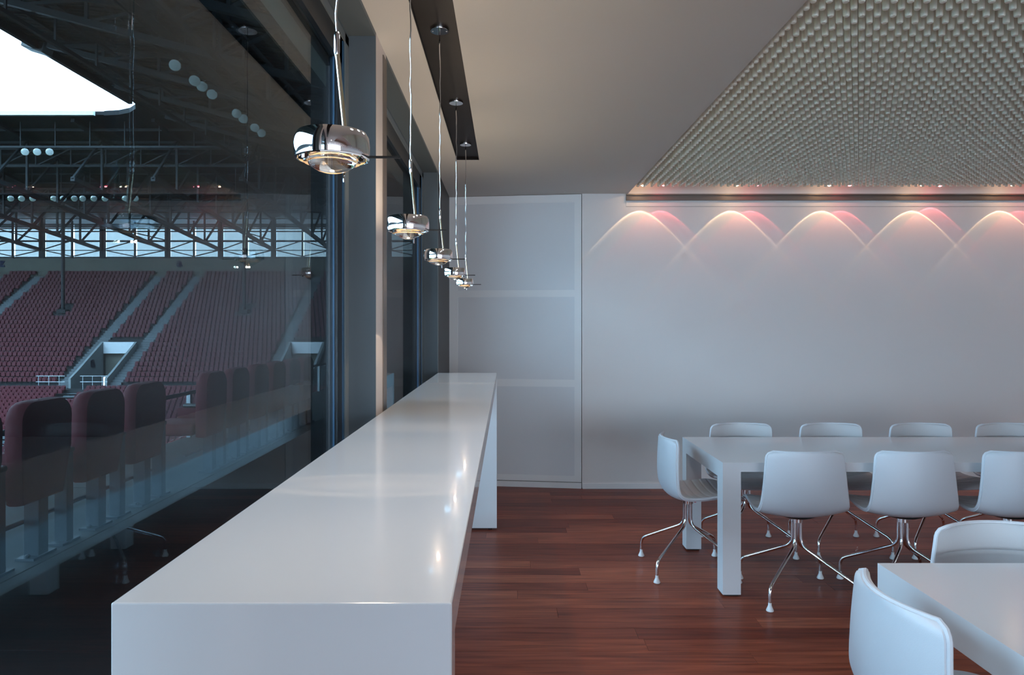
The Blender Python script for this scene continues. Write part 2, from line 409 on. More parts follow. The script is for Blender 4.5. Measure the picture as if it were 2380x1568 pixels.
# ================================================================== WINDOW WALL
XG = -0.661         # glass
XFm = -0.638        # room face of the window frames
ZT = 2.653          # soffit of the reveals
wall_left = struct(empty('wall_left'))
bays = [(0.54, 2.869), (3.104, 5.432), (-2.02, 0.306), (-4.58, -2.26), (-7.14, -4.82)]
piers = [(2.869, 3.018), (0.306, 0.457), (-2.26, -2.105), (-4.82, -4.665), (-7.38, -7.225)]
for i, (a, b) in enumerate(piers):
    MB().box(-0.652, XW, a, b+0.086, 0, CZ-0.001).build('pier', M['pier'], wall_left, recalc=False)
    MB().box(-0.70, -0.652, a+0.0, b+0.086, 0, CZ-0.001).build('outer_mullion', M['frame_dark'], wall_left, recalc=False)
    MB().box(XW, XW+0.004, b+0.003, b+0.086, 0, CZ-0.03).build('pier_rail', M['rail'], wall_left, recalc=False)
MB().box(-0.70, XW, 5.432, 6.60, 0, CZ-0.001).build('dark_panel', M['dark_panel'], wall_left, recalc=False)
MB().box(XW-.001, XW+0.004, 5.432, 5.452, 0, CZ-0.001).build('panel_edge', M['frame_light'], wall_left, recalc=False)
MB().box(-0.80, XW, YB, -7.38, 0, CZ-0.001).build('end_panel', M['pier'], wall_left, recalc=False)
for i, (a, b) in enumerate(bays):
    wdw = struct(empty('window_%d' % (i+1)))
    # casing: reveals either side and head soffit, thin trim against ceiling
    rv = MB(); rv.box(XFm, XW, b-0.012, b-0.0005, 0, ZT); rv.box(XFm, XW, a+0.0005, a+0.012, 0, ZT)
    rv.box(XFm, XW, a, b, ZT, CZ-0.0005); rv.box(XFm-0.14, XFm, a, b, ZT-0.01, CZ-0.0005)
    rv.build('casing', M['casing'], wdw, recalc=False)
    # window frame: light outer stile, dark profile, blue gasket line
    zb, zt = 0.03, ZT-0.012
    y0, y1 = a+0.012, b-0.012
    fl = MB()
    for p, q in ((y0, y0+0.02), (y1-0.062, y1)): fl.box(XFm-0.03, XFm, p, q, zb, zt)
    fl.box(XFm-0.03, XFm, y0, y1, zt-0.035, zt)
    fl.box(XFm-0.03, XFm, y0, y1, 0.0, zb)
    fl.build('frame', M['frame_light'], wdw, recalc=False)
    zt2 = zt-0.035
    fd = MB()
    fd.box(XG-0.012, XFm-0.006, y1-0.165, y1-0.062, zb, zt2); fd.box(XG-0.012, XFm-0.006, y0+0.02, y0+0.14, zb, zt2)
    fd.box(XG-0.012, XFm-0.006, y0, y1, zt2-0.10, zt2); fd.box(XG-0.012, XFm-0.006, y0, y1, zb, zb+0.10)
    fd.build('sash', M['frame_dark'], wdw, recalc=False)
    gk = MB(); gk.box(XFm-0.006, XFm-0.002, y1-0.092, y1-0.070, zb+.01, zt2-.01); gk.box(XG-0.0, XG+0.006, y1-0.171, y1-0.165, zb+0.1, zt2-0.1)
    gk.build('gasket', M['gasket'], wdw, recalc=False)
    # double glazing: two sheets, 6 mm each, 16 mm apart
    gy0, gy1, gz0, gz1 = y0+0.14, y1-0.165, zb+0.10, zt2-0.10
    for k, x in enumerate((XG, XG-0.024)):
        MB().box(x-0.005, x, gy0-0.02, gy1+0.02, gz0-0.02, gz1+0.02).build('pane', M['glass'], wdw, recalc=False)
    m = MB(); m.box(XG-0.05, XG-0.03, y0, gy0-0.02, 0, ZT).box(XG-0.05, XG-0.03, gy1+0.09, y1, 0, ZT).box(XG-0.05, XG-0.03, y0, y1, gz1, ZT).box(XG-0.05, XG-0.03, y0, y1, 0, gz0)
    m.build('outer_frame', M['frame_dark'], wdw, recalc=False)
# outside skin below and above the windows
struct(MB().box(-0.90, -0.66, YB, 6.75, -0.12, -0.0005).build('trim_2', M['frame_dark'], recalc=False))
# facade of the building round the room: carries on above and beyond
struct(MB().box(-0.80, -0.55, 6.80, 75, -10, 9).build('facade_wall', M['concrete'], recalc=False))
struct(MB().box(-0.80, -0.55, -60, 75, T, 11).build('facade_upper', M['deck'], recalc=False))
struct(MB().box(-0.80, -0.55, -60, YB-.2, -10, T).build('facade_wall', M['concrete'], recalc=False))

# ================================================================== LONG BAR
bar = empty('bar_counter', (-0.285, 3.0, 0))
tag(bar, 'long narrow glossy white bar counter standing along the window wall', 'counter')
BX0, BX1, BY0, BY1, BZ = -0.501, -0.069, 0.893, 5.158, 1.1326
def at(o, root): o.location = o.location - root.location; return o
bo = [(BY0, 0.012), (BY0+0.055, 0.012), (BY0+0.055, BZ-0.058), (BY1-0.052, BZ-0.058), (BY1-0.052, 0.012), (BY1, 0.012), (BY1, BZ), (BY0, BZ)]
at(MB().box(BX0+.0005, BX0+0.022, BY0+0.055, BY1-0.052, BZ-0.088, BZ-0.058).build('window_side_apron', M['bar'], bar), bar)
at(MB().prism(bo, 'x', BX0, BX1).build('counter_body', M['bar'], bar, bevel=0.0022), bar)
for yy in (BY0+0.027, BY1-0.026):
    for xx in (BX0+0.05, BX1-0.05):
        at(MB().lathe([(0.014, 0), (0.014, 0.013)], 12, (xx, yy, 0)).build('foot', M['black'], bar), bar)

# ================================================================== TABLES
def table(x0, x1, y0, y1, label):
    r = empty('dining_table', ((x0+x1)/2, (y0+y1)/2, 0)); tag(r, label, 'table', 'long white tables')
    H = 0.731; L = 0.099
    at(MB().box(x0, x1, y0, y1, H-0.05, H).build('tabletop', M['table'], r), r)
    for xa in (x0, x1-L):
        at(MB().box(xa, xa+L, y0+L, y1-L, H-0.092, H-0.05).build('end_rail', M['table'], r), r)
        for ya in (y0, y1-L):
            at(MB().box(xa, xa+L, ya, ya+L, 0.010, H-0.05).build('leg', M['table'], r), r)
            at(MB().box(xa+.012, xa+L-.012, ya+.012, ya+L-.012, 0, 0.0105).build('glide', M['black'], r), r)
    at(MB().box(x0+0.35, x1-0.35, (y0+y1)/2-0.03, (y0+y1)/2+0.03, H-0.085, H-0.05).build('crossbar', M['rail'], r), r)
    return r
table(1.182, 4.62, 3.854, 4.738, 'long white table in the middle distance, standing nearer the far wall')
table(1.174, 4.60, 1.348, 2.232, 'long white table cropped by the lower right corner of the picture')

# ================================================================== CHAIRS
PROF = [(0.268, 0.447), (0.255, 0.458), (0.20, 0.462), (0.12, 0.453), (0.03, 0.444), (-0.05, 0.444), (-0.10, 0.455), (-0.135, 0.480),
        (-0.156, 0.520), (-0.166, 0.575), (-0.168, 0.640), (-0.166, 0.71), (-0.163, 0.765), (-0.162, 0.805)]
def catmull(P, t):
    n = len(P)-1; f = t*n; i = min(int(f), n-1); u = f-i
    p = [P[max(i-1,0)], P[i], P[i+1], P[min(i+2,n)]]
    return tuple(0.5*((2*p[1][k]) + (-p[0][k]+p[2][k])*u + (2*p[0][k]-5*p[1][k]+4*p[2][k]-p[3][k])*u*u + (-p[0][k]+3*p[1][k]-3*p[2][k]+p[3][k])*u**3) for k in range(2))
# arc-length table
_S = [(catmull(PROF, i/400)) for i in range(401)]
_len = [0]
for i in range(400): _len.append(_len[-1] + math.dist(_S[i], _S[i+1]))
LT = _len[-1]
def prof_at(s):
    s = max(0, min(LT, s)); import bisect
    i = min(max(bisect.bisect_right(_len, s)-1, 0), 399); u = (s-_len[i])/max(1e-9, _len[i+1]-_len[i])
    a, b = _S[i], _S[i+1]; return (a[0]+(b[0]-a[0])*u, a[1]+(b[1]-a[1])*u), ((b[0]-a[0]), (b[1]-a[1]))
def halfw(s):
    u = s/LT
    w = 0.205 + 0.033*math.sin(min(1, u/0.55)*PI*0.5) if u < 0.55 else 0.238 - 0.036*((u-0.55)/0.45)**0.9
    rc = 0.035   # rounded corners
    for d in (s, LT-s):
        if d < rc: w -= rc - math.sqrt(max(0, rc*rc-(rc-d)**2))
    return w
def shell_pt(s, u, off):
    (y, z), (ty, tz) = prof_at(s); l = math.hypot(ty, tz); ty /= l; tz /= l
    ny, nz = -tz, ty           # candidate normal
    # want the sitter side: up on seat, forward (+y) on back
    if (nz + ny) < 0: ny, nz = -ny, -nz
    k = min(1, max(0, (s/LT-0.40)/0.35)); k = k*k*(3-2*k)
    lift = (0.030*(1-k) + 0.052*k) * u*u
    if s < 0.1: lift *= s/0.1*0.6+0.4
    cy_, cz_ = ny, nz
    return (u*halfw(s), y + cy_*(off+lift), z + cz_*(off+lift))
def shell_grid(nu, nv, off_in, off_out, groove=None):
    m = MB(); 
    S = [LT*(0.5-0.5*math.cos(PI*j/nv))*0.25 + LT*j/nv*0.75 for j in range(nv+1)]
    def o(j, inside):
        f = off_in if inside else off_out
        return f
    idx = {}
    for side in (0, 1):
        for j, s in enumerate(S):
            for i in range(nu+1):
                u = -1 + 2*i/nu; f = off_in if side else off_out
                if side and groove:
                    edge = max(abs(u), 0); g = 0.0
                    ph = ((s/groove[0]) % 1.0); d = min(ph, 1-ph)*groove[0]
                    if 0.03 < s < LT-0.05 and (s < LT*0.62 or abs(s-(LT-0.085)) < groove[0]/2): g = groove[1]*math.exp(-(d/0.0045)**2)*min(1, (1-edge)*8)
                    f = f - g - 0.006*max(0, (edge-0.8)/0.2)**2
                idx[side, j, i] = len(m.v); m.v.append(shell_pt(s, u, f))
    for j in range(nv):
        for i in range(nu):
            for side in (0, 1):
                q = (idx[side,j,i], idx[side,j,i+1], idx[side,j+1,i+1], idx[side,j+1,i]); m.f.append(q if side else q[::-1])
    for j in range(nv):
        for i in (0, nu): m.f.append((idx[0,j,i], idx[0,j+1,i], idx[1,j+1,i], idx[1,j,i]))
    for i in range(nu):
        for j in (0, nv): m.f.append((idx[0,j,i], idx[0,j,i+1], idx[1,j,i+1], idx[1,j,i]))
    return m
def fillet(pts, r, n=5):
    out = [Vector(pts[0])]
    for i in range(1, len(pts)-1):
        a, b, c_ = Vector(pts[i-1]), Vector(pts[i]), Vector(pts[i+1])
        d1 = (a-b).normalized(); d2 = (c_-b).normalized(); rr = min(r, (a-b).length*.45, (c_-b).length*.45)
        p, q = b+d1*rr, b+d2*rr
        for k in range(n+1):
            t = k/n; out.append(p*(1-t)**2 + b*2*t*(1-t) + q*t*t)
    out.append(Vector(pts[-1])); return out
def make_chair():
    r = empty('swivel_chair')
    shell_grid(20, 60, 0.006, -0.006).build('shell', M['leather'], r, smooth=True)
    shell_grid(20, 150, 0.020, 0.0055, (0.047, 0.0065)).build('upholstery', M['leather2'], r, smooth=True)
    # piping runs all round the edge
    path = []
    N_ = 70
    for j in range(N_+1): path.append(shell_pt(LT*j/N_, 1.0, 0.006))
    for i in range(1, 12): path.append(shell_pt(LT, 1-2*i/12, 0.006))
    for j in range(N_+1): path.append(shell_pt(LT*(1-j/N_), -1.0, 0.006))
    for i in range(1, 12): path.append(shell_pt(0, -1+2*i/12, 0.006))
    path.append(path[0])
    MB().tube(path, 0.0075, 8).build('piping', M['leather'], r, smooth=True)
    MB().lathe([(0.0, 0.401), (0.034, 0.401), (0.034, 0.432), (0.0, 0.432)], 24).build('hub', M['chrome'], r, smooth=True)
    MB().lathe([(0.0, 0.430), (0.075, 0.430), (0.10, 0.441), (0.0, 0.441)], 24).build('seat_plate', M['black'], r, smooth=True)
    for sx_, sy_ in ((1,1), (1,-1), (-1,1), (-1,-1)):
        a = 0.0165; e = 0.235
        pts = fillet([(sx_*a, sy_*a, 0.402), (sx_*a, sy_*a, 0.272), (sx_*e, sy_*e, 0.120), (sx_*e, sy_*e, 0.030)], 0.045, 6)
        lg = MB().tube(pts, 0.0088, 10).build('leg', M['chrome'], r, smooth=True)
        MB().lathe([(0.0088, 0.046), (0.0092, 0.032), (0.013, 0.022), (0.0185, 0.010), (0.0195, 0.004), (0.015, 0.0)], 16, (sx_*e, sy_*e, 0)).build('glide', M['glide'], lg, smooth=True)
    MB().box(0.012, 0.030, 0.034, 0.046, 0.412, 0.430).build('height_lever', M['red_tag'], r)
    return r
chair0 = make_chair(); index_kids(chair0)
chairs = []
near_lab = ['white leather swivel chair, leftmost of those backed toward us at the middle table',
            'white leather swivel chair, second of those backed toward us at the middle table',
            'white leather swivel chair backed toward us, cut by the right edge of the picture']
for X, l in zip((1.60, 2.185, 2.765), near_lab): chairs.append((X, 3.89, 0.0, l))
far_lab = ['white swivel chair facing us across the middle table, leftmost of that row',
           'white swivel chair facing us across the middle table, second from the left',
           'white swivel chair facing us across the middle table, third from the left',
           'white swivel chair facing us across the middle table, cut by the right edge']
for X, l in zip((1.60, 2.213, 2.825, 3.41), far_lab): chairs.append((X, 4.705, PI, l))
chairs.append((1.10, 4.29, -PI/2, 'white swivel chair seen in profile at the left end of the middle table'))
chairs.append((1.10, 1.79, -PI/2, 'large foreground white leather chair at the left end of the corner table'))
chairs.append((1.655, 2.275, PI, 'white chair facing us behind the foreground table, only its padded back showing'))
for i, (X, Y, rz, l) in enumerate(chairs):
    o = chair0 if i == 0 else copy_tree(chair0)
    o.location = (X, Y, 0); o.rotation_euler = (0, 0, rz)
    tag(o, l, 'chair', 'white swivel chairs round the tables')

# ================================================================== PENDANTS OVER THE BAR
def lobe_nodes(light, rim_deg, width, inner, outer, k):
    """lens lamp: emission concentrated in a bright rim at rim_deg off the axis (downwards)"""
    light.use_nodes = True; t = light.node_tree; t.nodes.clear()
    o = t.nodes.new('ShaderNodeOutputLight'); e = t.nodes.new('ShaderNodeEmission')
    g = t.nodes.new('ShaderNodeNewGeometry'); sp = t.nodes.new('ShaderNodeSeparateXYZ')
    ab = t.nodes.new('ShaderNodeMath'); ab.operation = 'ABSOLUTE'; ac = t.nodes.new('ShaderNodeMath'); ac.operation = 'ARCCOSINE'
    t.links.new(g.outputs['Incoming'], sp.inputs[0]); t.links.new(sp.outputs[2], ab.inputs[0]); t.links.new(ab.outputs[0], ac.inputs[0])
    m_ = t.nodes.new('ShaderNodeMath'); m_.operation = 'MULTIPLY'; m_.inputs[1].default_value = 2/PI
    t.links.new(ac.outputs[0], m_.inputs[0])
    r = t.nodes.new('ShaderNodeValToRGB'); el = r.color_ramp.elements
    a = rim_deg/90
    def c_(v): return (v, v, v, 1)
    el[0].position = 0.0; el[0].color = c_(inner); el[1].position = 1.0; el[1].color = c_(outer*0.35)
    for pos, v in ((a*0.60, inner), (a-width*3.0, inner*1.5), (a-width*1.1, 0.30), (a-width*0.35, 1.0), (a+width*0.12, outer*2.0), (a+width*1.3, outer), (min(.95, a+0.34), outer*.5)):
        x = el.new(pos); x.color = c_(v)
    t.links.new(m_.outputs[0], r.inputs[0])
    s_ = t.nodes.new('ShaderNodeMath'); s_.operation = 'MULTIPLY'; s_.inputs[1].default_value = k
    t.links.new(r.outputs[0], s_.inputs[0]); t.links.new(s_.outputs[0], e.inputs[1]); t.links.new(e.outputs[0], o.inputs[0])
def make_pendant(i, Y, label):
    X = -0.277
    r = empty('pendant_lamp', (X, Y, 0)); tag(r, label, 'lamp', 'chrome pendant lamps over the bar')
    z0, z1, R_ = 1.747, 1.790, 0.0588
    body = [(R_-0.004, z0), (R_-0.0008, z0+0.0012), (R_, z0+0.005), (R_+0.0004, (z0+z1)/2), (R_-0.0012, z1-0.008), (R_-0.005, z1-0.0015), (R_-0.012, z1), (0.018, z1+0.0005), (0.018, z1-0.002), (R_-0.010, z1-0.003), (R_-0.0065, z0+0.006)]
    MB().lathe(body, 64, close=True).build('lamp_body', M['mirror'], r, smooth=True)
    MB().lathe([(R_-0.0068, z0+0.003), (R_-0.012, z0+0.010), (R_-0.020, z0+0.020), (0.020, z1-0.006), (0.004, z1-0.0045), (0.004, z1-0.003), (0.020, z1-0.0035), (R_-0.0075, z0+.020)], 48, close=True).build('reflector', M['reflector'], r, smooth=True)
    # lens: stepped ring and central bull's-eye
    lens = [(0.0, z0-0.0215), (0.012, z0-0.0205), (0.022, z0-0.0175), (0.030, z0-0.0130), (0.0365, z0-0.0085), (0.0375, z0-0.0060), (0.0440, z0-0.0052), (0.0450, z0-0.0020), (0.0520, z0-0.0005), (0.0530, z0+0.002), (0.040, z0+0.0035), (0.020, z0+0.0040), (0.0, z0+0.004)]
    MB().lathe(lens, 48).build('lens', M['lens'], r, smooth=True)
    # clips holding the lens
    for a in (0.35, 2.45, 4.5):
        MB().box(-0.0035, 0.0035, 0.046, 0.054, z0-0.006, z0+0.002).build('lens_clip', M['chrome'], r).rotation_euler = (0, 0, a)
    MB().tube([(-0.017, 0, z0+0.017), (-0.005, 0, z0+0.017), (0.017, 0, z0+0.017)], 0.0042, 12, rr=[0.003, 0.0045, 0.003]).build('bulb', M['bulb'], r, smooth=True)
    # rod, joint, cable, canopy, handle
    jx = 0.0075; bx = 0.0205
    MB().tube([(bx, 0, z1-0.001), (jx+0.0002, 0, 1.918)], 0.0036, 12).build('rod', M['rod_gold'], r, smooth=True)
    MB().tube([(jx, 0, 1.908), (jx, 0, 1.918), (jx, 0, 1.945), (jx, 0, 1.950)], 0.0046, 12, rr=[0.0025, 0.0048, 0.0048, 0.0035]).build('joint', M['chrome'], r, smooth=True)
    random.seed(40+i); pts = []
    ztop = CZ+0.008
    for k in range(25):
        t = k/24; pts.append((jx + (0.0 - jx*0.1)*t + random.uniform(-1, 1)*0.0016*(1 if 0 < k < 24 else 0), random.uniform(-1, 1)*0.0012*(1 if 0 < k < 24 else 0), 1.948+(ztop-1.948)*t))
    MB().tube(pts, 0.0020, 8).build('cable', M['chrome'], r, smooth=True)
    MB().lathe([(0.0, CZ+0.005), (0.037, CZ+0.005), (0.038, CZ+0.007), (0.038, CZ+0.0158), (0.0, CZ+0.0158)], 32, (0.006, 0, 0)).build('canopy', M['mirror'], r, smooth=True)
    for sx_ in (-1, 1): MB().lathe([(0.0, CZ+0.0042), (0.003, CZ+0.0042), (0.003, CZ+0.0055)], 10, (0.006+sx_*0.028, 0, 0)).build('screw', M['glide'], r)
    MB().tube([(R_-0.001, 0, z0+0.004), (R_+0.050, 0, z0+0.004)], 0.0021, 10).build('handle', M['black'], r, smooth=True)
    MB().tube([(0.012, 0.03, z0-0.003), (0.012, 0.03, z0-0.030)], 0.0022, 8).build('dimmer_pin', M['chrome'], r, smooth=True)
    # its light, thrown down by the lens; a little goes up
    l = bpy.data.lights.new('pendant_light', 'POINT'); l.energy = 1.0; l.shadow_soft_size = 0.004; l.color = (1, 0.76, 0.54)
    lobe_nodes(l, 43, 0.022, 0.5, 0.05, 8.0)
    lo = bpy.data.objects.new('pendant_light', l); COL.objects.link(lo); lo.parent = r; lo.location = (0, 0, z0-0.0285)
    u = bpy.data.lights.new('pendant_uplight', 'SPOT'); u.energy = UP_W; u.spot_size = math.radians(165); u.spot_blend = 0.8; u.shadow_soft_size = 0.015; u.color = (1, 0.80, 0.58)
    uo = bpy.data.objects.new('pendant_uplight', u); COL.objects.link(uo); uo.parent = r; uo.location = (0, 0, z1+0.018); uo.rotation_euler = (PI, 0, 0)
for i, (Y, l) in enumerate(zip((1.122, 1.988, 2.866, 3.80, 4.683), (
        'nearest and largest chrome disc pendant lamp hanging before the big window',
        'second chrome pendant lamp from the camera, hanging before the narrow far window',
        'third chrome pendant lamp in the row, beside the dark window jamb',
        'fourth chrome pendant lamp in the row, overlapping the black wall strip',
        'smallest and farthest chrome pendant lamp, hanging before the white corner panel'))):
    make_pendant(i, Y, l)

# ================================================================== SPOTS WASHING THE FAR WALL
xs_w = [1.204, 2.033, 2.851, 3.67, 4.47, 5.29, 6.11]; xs_r = [1.391, 2.21, 3.028, 3.839, 4.642, 5.47, 6.29]
ords = ['first', 'second', 'third', 'fourth', 'fifth', 'sixth', 'seventh']
for kind, xs in (('w', xs_w), ('r', xs_r)):
    for i, X in enumerate(xs):
        d = 0.165; z = 2.700
        if kind == 'r' and i == 3: d = 0.14
        nm = 'warm white' if kind == 'w' else 'red'
        r = empty('wall_spotlight', (X, YF-d, 0)); tag(r, 'small spotlight above the wall, throwing the %s %s arc from the left' % (ords[i], nm), 'spotlight', 'spotlights in the ceiling slot')
        MB().lathe([(0.020, z+0.012), (0.024, z+0.014), (0.024, z+0.075), (0.012, z+0.085), (0.008, 2.90), (0, 2.90)], 20).build('housing', M['chrome'], r, smooth=True)
        MB().lathe([(0.0, z+0.006), (0.012, z+0.008), (0.0195, z+0.013), (0.0, z+0.014)], 20).build('lens', M['lamp_warm' if kind == 'w' else 'lamp_red'], r, smooth=True)
        l = bpy.data.lights.new('spot_light', 'POINT'); l.energy = 1.0
        l.shadow_soft_size = 0.003; l.color = (1, 0.66, 0.37) if kind == 'w' else (1, 0.13, 0.16)
        if kind == 'w': lobe_nodes(l, 41.6, 0.014, 0.14, 0.06, 18.0)
        else: lobe_nodes(l, 41.6, 0.014, 0.18, 0.045, 12.5)
        lo = bpy.data.objects.new('spot_light', l); COL.objects.link(lo); lo.parent = r; lo.location = (0, 0, z)

# ================================================================== TERRACE OUTSIDE THE WINDOW
HC = 1.485
terr = struct(empty('terrace'))
YY = -24.0
while YY < 57:
    for xa, xb in ((-3.95, -2.716), (-2.704, -0.91)):
        MB().box(xa, xb, YY+0.004, YY+2.996, -0.25, 0.10).build('slab', M['terrace_slab'], terr, recalc=False)
    YY += 3.0
MB().box(-3.95, -0.91, -24, 57, -0.40, 0.085).build('bedding', M['seam'], terr, recalc=False)
struct(MB().box(-30.0, -3.96, -40, 57, -16, -15.6).build('side_ground', M['concrete'], recalc=False))
# our own lower tier falls away beyond the balustrade
m = MB()
for k in range(24): m.box(-4.76-0.8*k, -3.96-0.8*k, -24, 56, -16, -0.9-0.38*k)
struct(m.build('side_stand', M['concrete'], recalc=False))
def make_vip():
    r = empty('padded_seat')
    # backrest: tall pad with rounded top, leaning a little
    m = MB(); out = []
    W_ = 0.235; top = 0.94; bot = 0.34
    for a in range(7): t = a/6*PI/2; out.append((W_-0.12+0.12*math.cos(t), top-0.11+0.11*math.sin(t)))
    prof = [(-W_+0.05, bot), (W_-0.05, bot), (W_, bot+0.3)] + out + [(-x, z) for x, z in out[::-1]] + [(-W_, bot+0.3)]
    b = len(m.v)
    nP = len(prof)
    layers = [(0.055, 0.90), (0.045, 0.97), (0.015, 1.0), (-0.03, 1.0), (-0.055, 0.96), (-0.062, 0.90)]
    cx, cz = 0, 0.62
    for (dx, k) in layers:
        for (y_, z_) in prof:
            zz = cz+(z_-cz)*(k+(1-k)*.4); m.v.append((dx + (zz-0.34)*0.02 + 0.02*math.sin((zz-.34)*4), cx+y_*k, zz))
    for l in range(len(layers)-1):
        for i in range(nP): m.f.append((b+l*nP+i, b+l*nP+(i+1) % nP, b+(l+1)*nP+(i+1) % nP, b+(l+1)*nP+i))
    m.f.append(tuple(b+i for i in range(nP))); m.f.append(tuple(b+(len(layers)-1)*nP+i for i in range(nP))[::-1])
    m.build('backrest', M['vip_red'], r, smooth=True)
    MB().box(-0.50, -0.06, -0.23, 0.23, 0.36, 0.47).build('seat_cushion', M['vip_red'], r, bevel=0.03, smooth=True, seg=3)
    MB().box(-0.045, 0.045, -0.045, 0.045, 0.012, 0.40).build('post', M['post'], r, bevel=0.004)
    p = MB().box(-0.055, 0.055, -0.105, 0.105, 0, 0.014).build('base_plate', M['post'], r)
    for s_ in (-1, 1): MB().lathe([(0.016, 0.012), (0.016, 0.026), (0.008, 0.034), (0, 0.034)], 8, (0, s_*0.08, 0)).build('bolt', M['post'], p)
    # armrest with its own post, set between this seat and the next
    ay = 0.215+0.05
    MB().box(-0.04, 0.04, ay-0.035, ay+0.035, 0.012, 0.58).build('arm_post', M['post'], r, bevel=0.004)
    p = MB().box(-0.05, 0.05, ay-0.09, ay+0.09, 0, 0.014).build('arm_plate', M['post'], r)
    MB().lathe([(0.016, 0.012), (0.016, 0.026), (0.008, 0.034), (0, 0.034)], 8, (0, ay+0.065, 0)).build('bolt', M['post'], p)
    MB().box(-0.36, 0.05, ay-0.04, ay+0.04, 0.57, 0.605).build('armrest', M['black'], r, bevel=0.012, smooth=True)
    MB().box(-0.42, -0.03, ay-0.03, ay+0.03, 0.40, 0.57).build('arm_panel', M['vip_red'], r, bevel=0.015, smooth=True)
    return r
vip0 = make_vip(); index_kids(vip0)
vy = [4.232, 4.849, 5.46, 6.70, 7.31, 7.93, 8.55, 9.17, 9.80, 3.62, 3.0]
vl = ['dark red padded seat with rounded top outside the window, nearest whole one at far left', 'dark red padded seat outside, second from the left', 'dark red padded seat outside, third from the left, just before the gap',
      'dark red padded seat outside, first one beyond the gap', 'dark red padded seat outside, second one beyond the gap', 'dark red padded seat outside, third one beyond the gap',
      'dark red padded seat outside, fourth one beyond the gap', 'dark red padded seat outside, fifth one beyond the gap', 'dark red padded seat outside, farthest of the row, against the window jamb',
      'dark red padded seat outside, cropped by the left edge of the picture', 'dark red padded seat outside, just past the left edge of the picture']
for i, (Y, l) in enumerate(zip(vy, vl)):
    o = vip0 if i == 0 else copy_tree(vip0)
    o.location = (-2.82, Y, 0.10); tag(o, l, 'seat', 'padded seats on the ledge outside the window')
sr = MB().tube([(-2.88, 2.7, 0.31), (-2.88, 5.75, 0.31)], 0.014, 8).build('seat_rail', M['post'])
tag(sr, 'thin dark rail running low behind the nearer padded seats', 'rail')
sr = MB().tube([(-2.88, 6.3, 0.31), (-2.88, 10.2, 0.31)], 0.014, 8).build('seat_rail', M['post'])
tag(sr, 'thin dark rail running low behind the padded seats beyond the gap', 'rail')
# balustrade
rl = empty('balustrade', (-3.90, 8, 0.1)); tag(rl, 'glass balustrade with grey handrail beyond the padded seats', 'railing')
at(MB().tube([(-3.90, -6, 0.645), (-3.90, 40, 0.645)], 0.024, 10).build('handrail', M['post'], rl, smooth=True), rl)
YY = -0.5
while YY < 20:
    yq = YY + 0.182
    at(MB().box(-3.925, -3.875, yq-0.03, yq+0.03, 0.10, 0.64).build('post', M['galv'], rl, bevel=0.004), rl)
    at(MB().box(-3.906, -3.894, yq+0.05, yq+1.42, 0.14, 0.60).build('pane', M['glass_rail'], rl, recalc=False), rl)
    YY += 1.5

NTH = ['first', 'second', 'third', 'fourth', 'fifth', 'sixth', 'seventh', 'eighth', 'ninth', 'tenth', 'eleventh']
# ================================================================== FAR STAND
stand = struct(empty('far_stand'))
Y0, Z0, TR, RI, NR = 70.05, HC-5.6-0.42, 0.767, 0.483, 26      # tread, rise, rows
XL, XE = -84.0, -1.0
XA, XB, PER = -44.0, -39.05, 20.1
aisles = [(XA+PER*k, XB+PER*k) for k in (-2, -1, 0, 1, 2)]
vom = [(XA+0.75+PER*k, XB-0.60+PER*k) for k in (-1, 0, 1)]
VY1 = 75.5
m = MB(); st = MB()
vrow = int((VY1-Y0)/TR)+1
for k in range(NR):
    y0 = Y0+TR*k; z = Z0+RI*k
    segs = []
    if k < vrow:
        x = XL
        for a, b in vom: segs.append((x, a)); x = b
        segs.append((x, XE))
    else: segs = [(XL, XE)]
    for a, b in segs: m.box(a, b, y0, y0+TR+(0.3 if k == NR-1 else 0), z-3.0, z)
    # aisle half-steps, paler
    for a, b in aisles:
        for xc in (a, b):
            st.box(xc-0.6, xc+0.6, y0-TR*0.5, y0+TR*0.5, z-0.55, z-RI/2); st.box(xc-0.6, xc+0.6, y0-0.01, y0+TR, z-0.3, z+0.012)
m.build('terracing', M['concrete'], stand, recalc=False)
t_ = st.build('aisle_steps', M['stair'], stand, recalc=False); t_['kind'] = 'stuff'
MB().box(XL, XE, 91.0-0.9+0.1, 91.3, 6.0, HC+8.46).build('parapet', M['parapet'], stand, recalc=False)
def zrk(y): return Z0+RI/TR*(y-Y0)
for a, b in vom:
    for xw in (a, b):
        MB().prism([(Y0-0.2, Z0-1.6), (VY1, Z0-1.6), (VY1, zrk(VY1)+0.75), (Y0+0.9, zrk(Y0+.9)+0.75), (Y0-0.2, Z0+0.7)], 'x', xw-0.12, xw+0.12).build('side_wall', M['ledge'], stand)
    MB().box(a, b, VY1, VY1+0.2, zrk(VY1)-0.5, zrk(VY1)+0.72).build('white_panel', M['white_panel'], stand, recalc=False)
    MB().box(a, b, VY1+0.6, VY1+0.8, Z0-2, zrk(VY1)-0.3).build('vomitory_wall', M['parapet'], stand, recalc=False)
    MB().box(a, b, Y0-0.2, VY1+0.8, Z0-1.2, Z0-0.75).build('vomitory_floor', M['concrete'], stand, recalc=False)
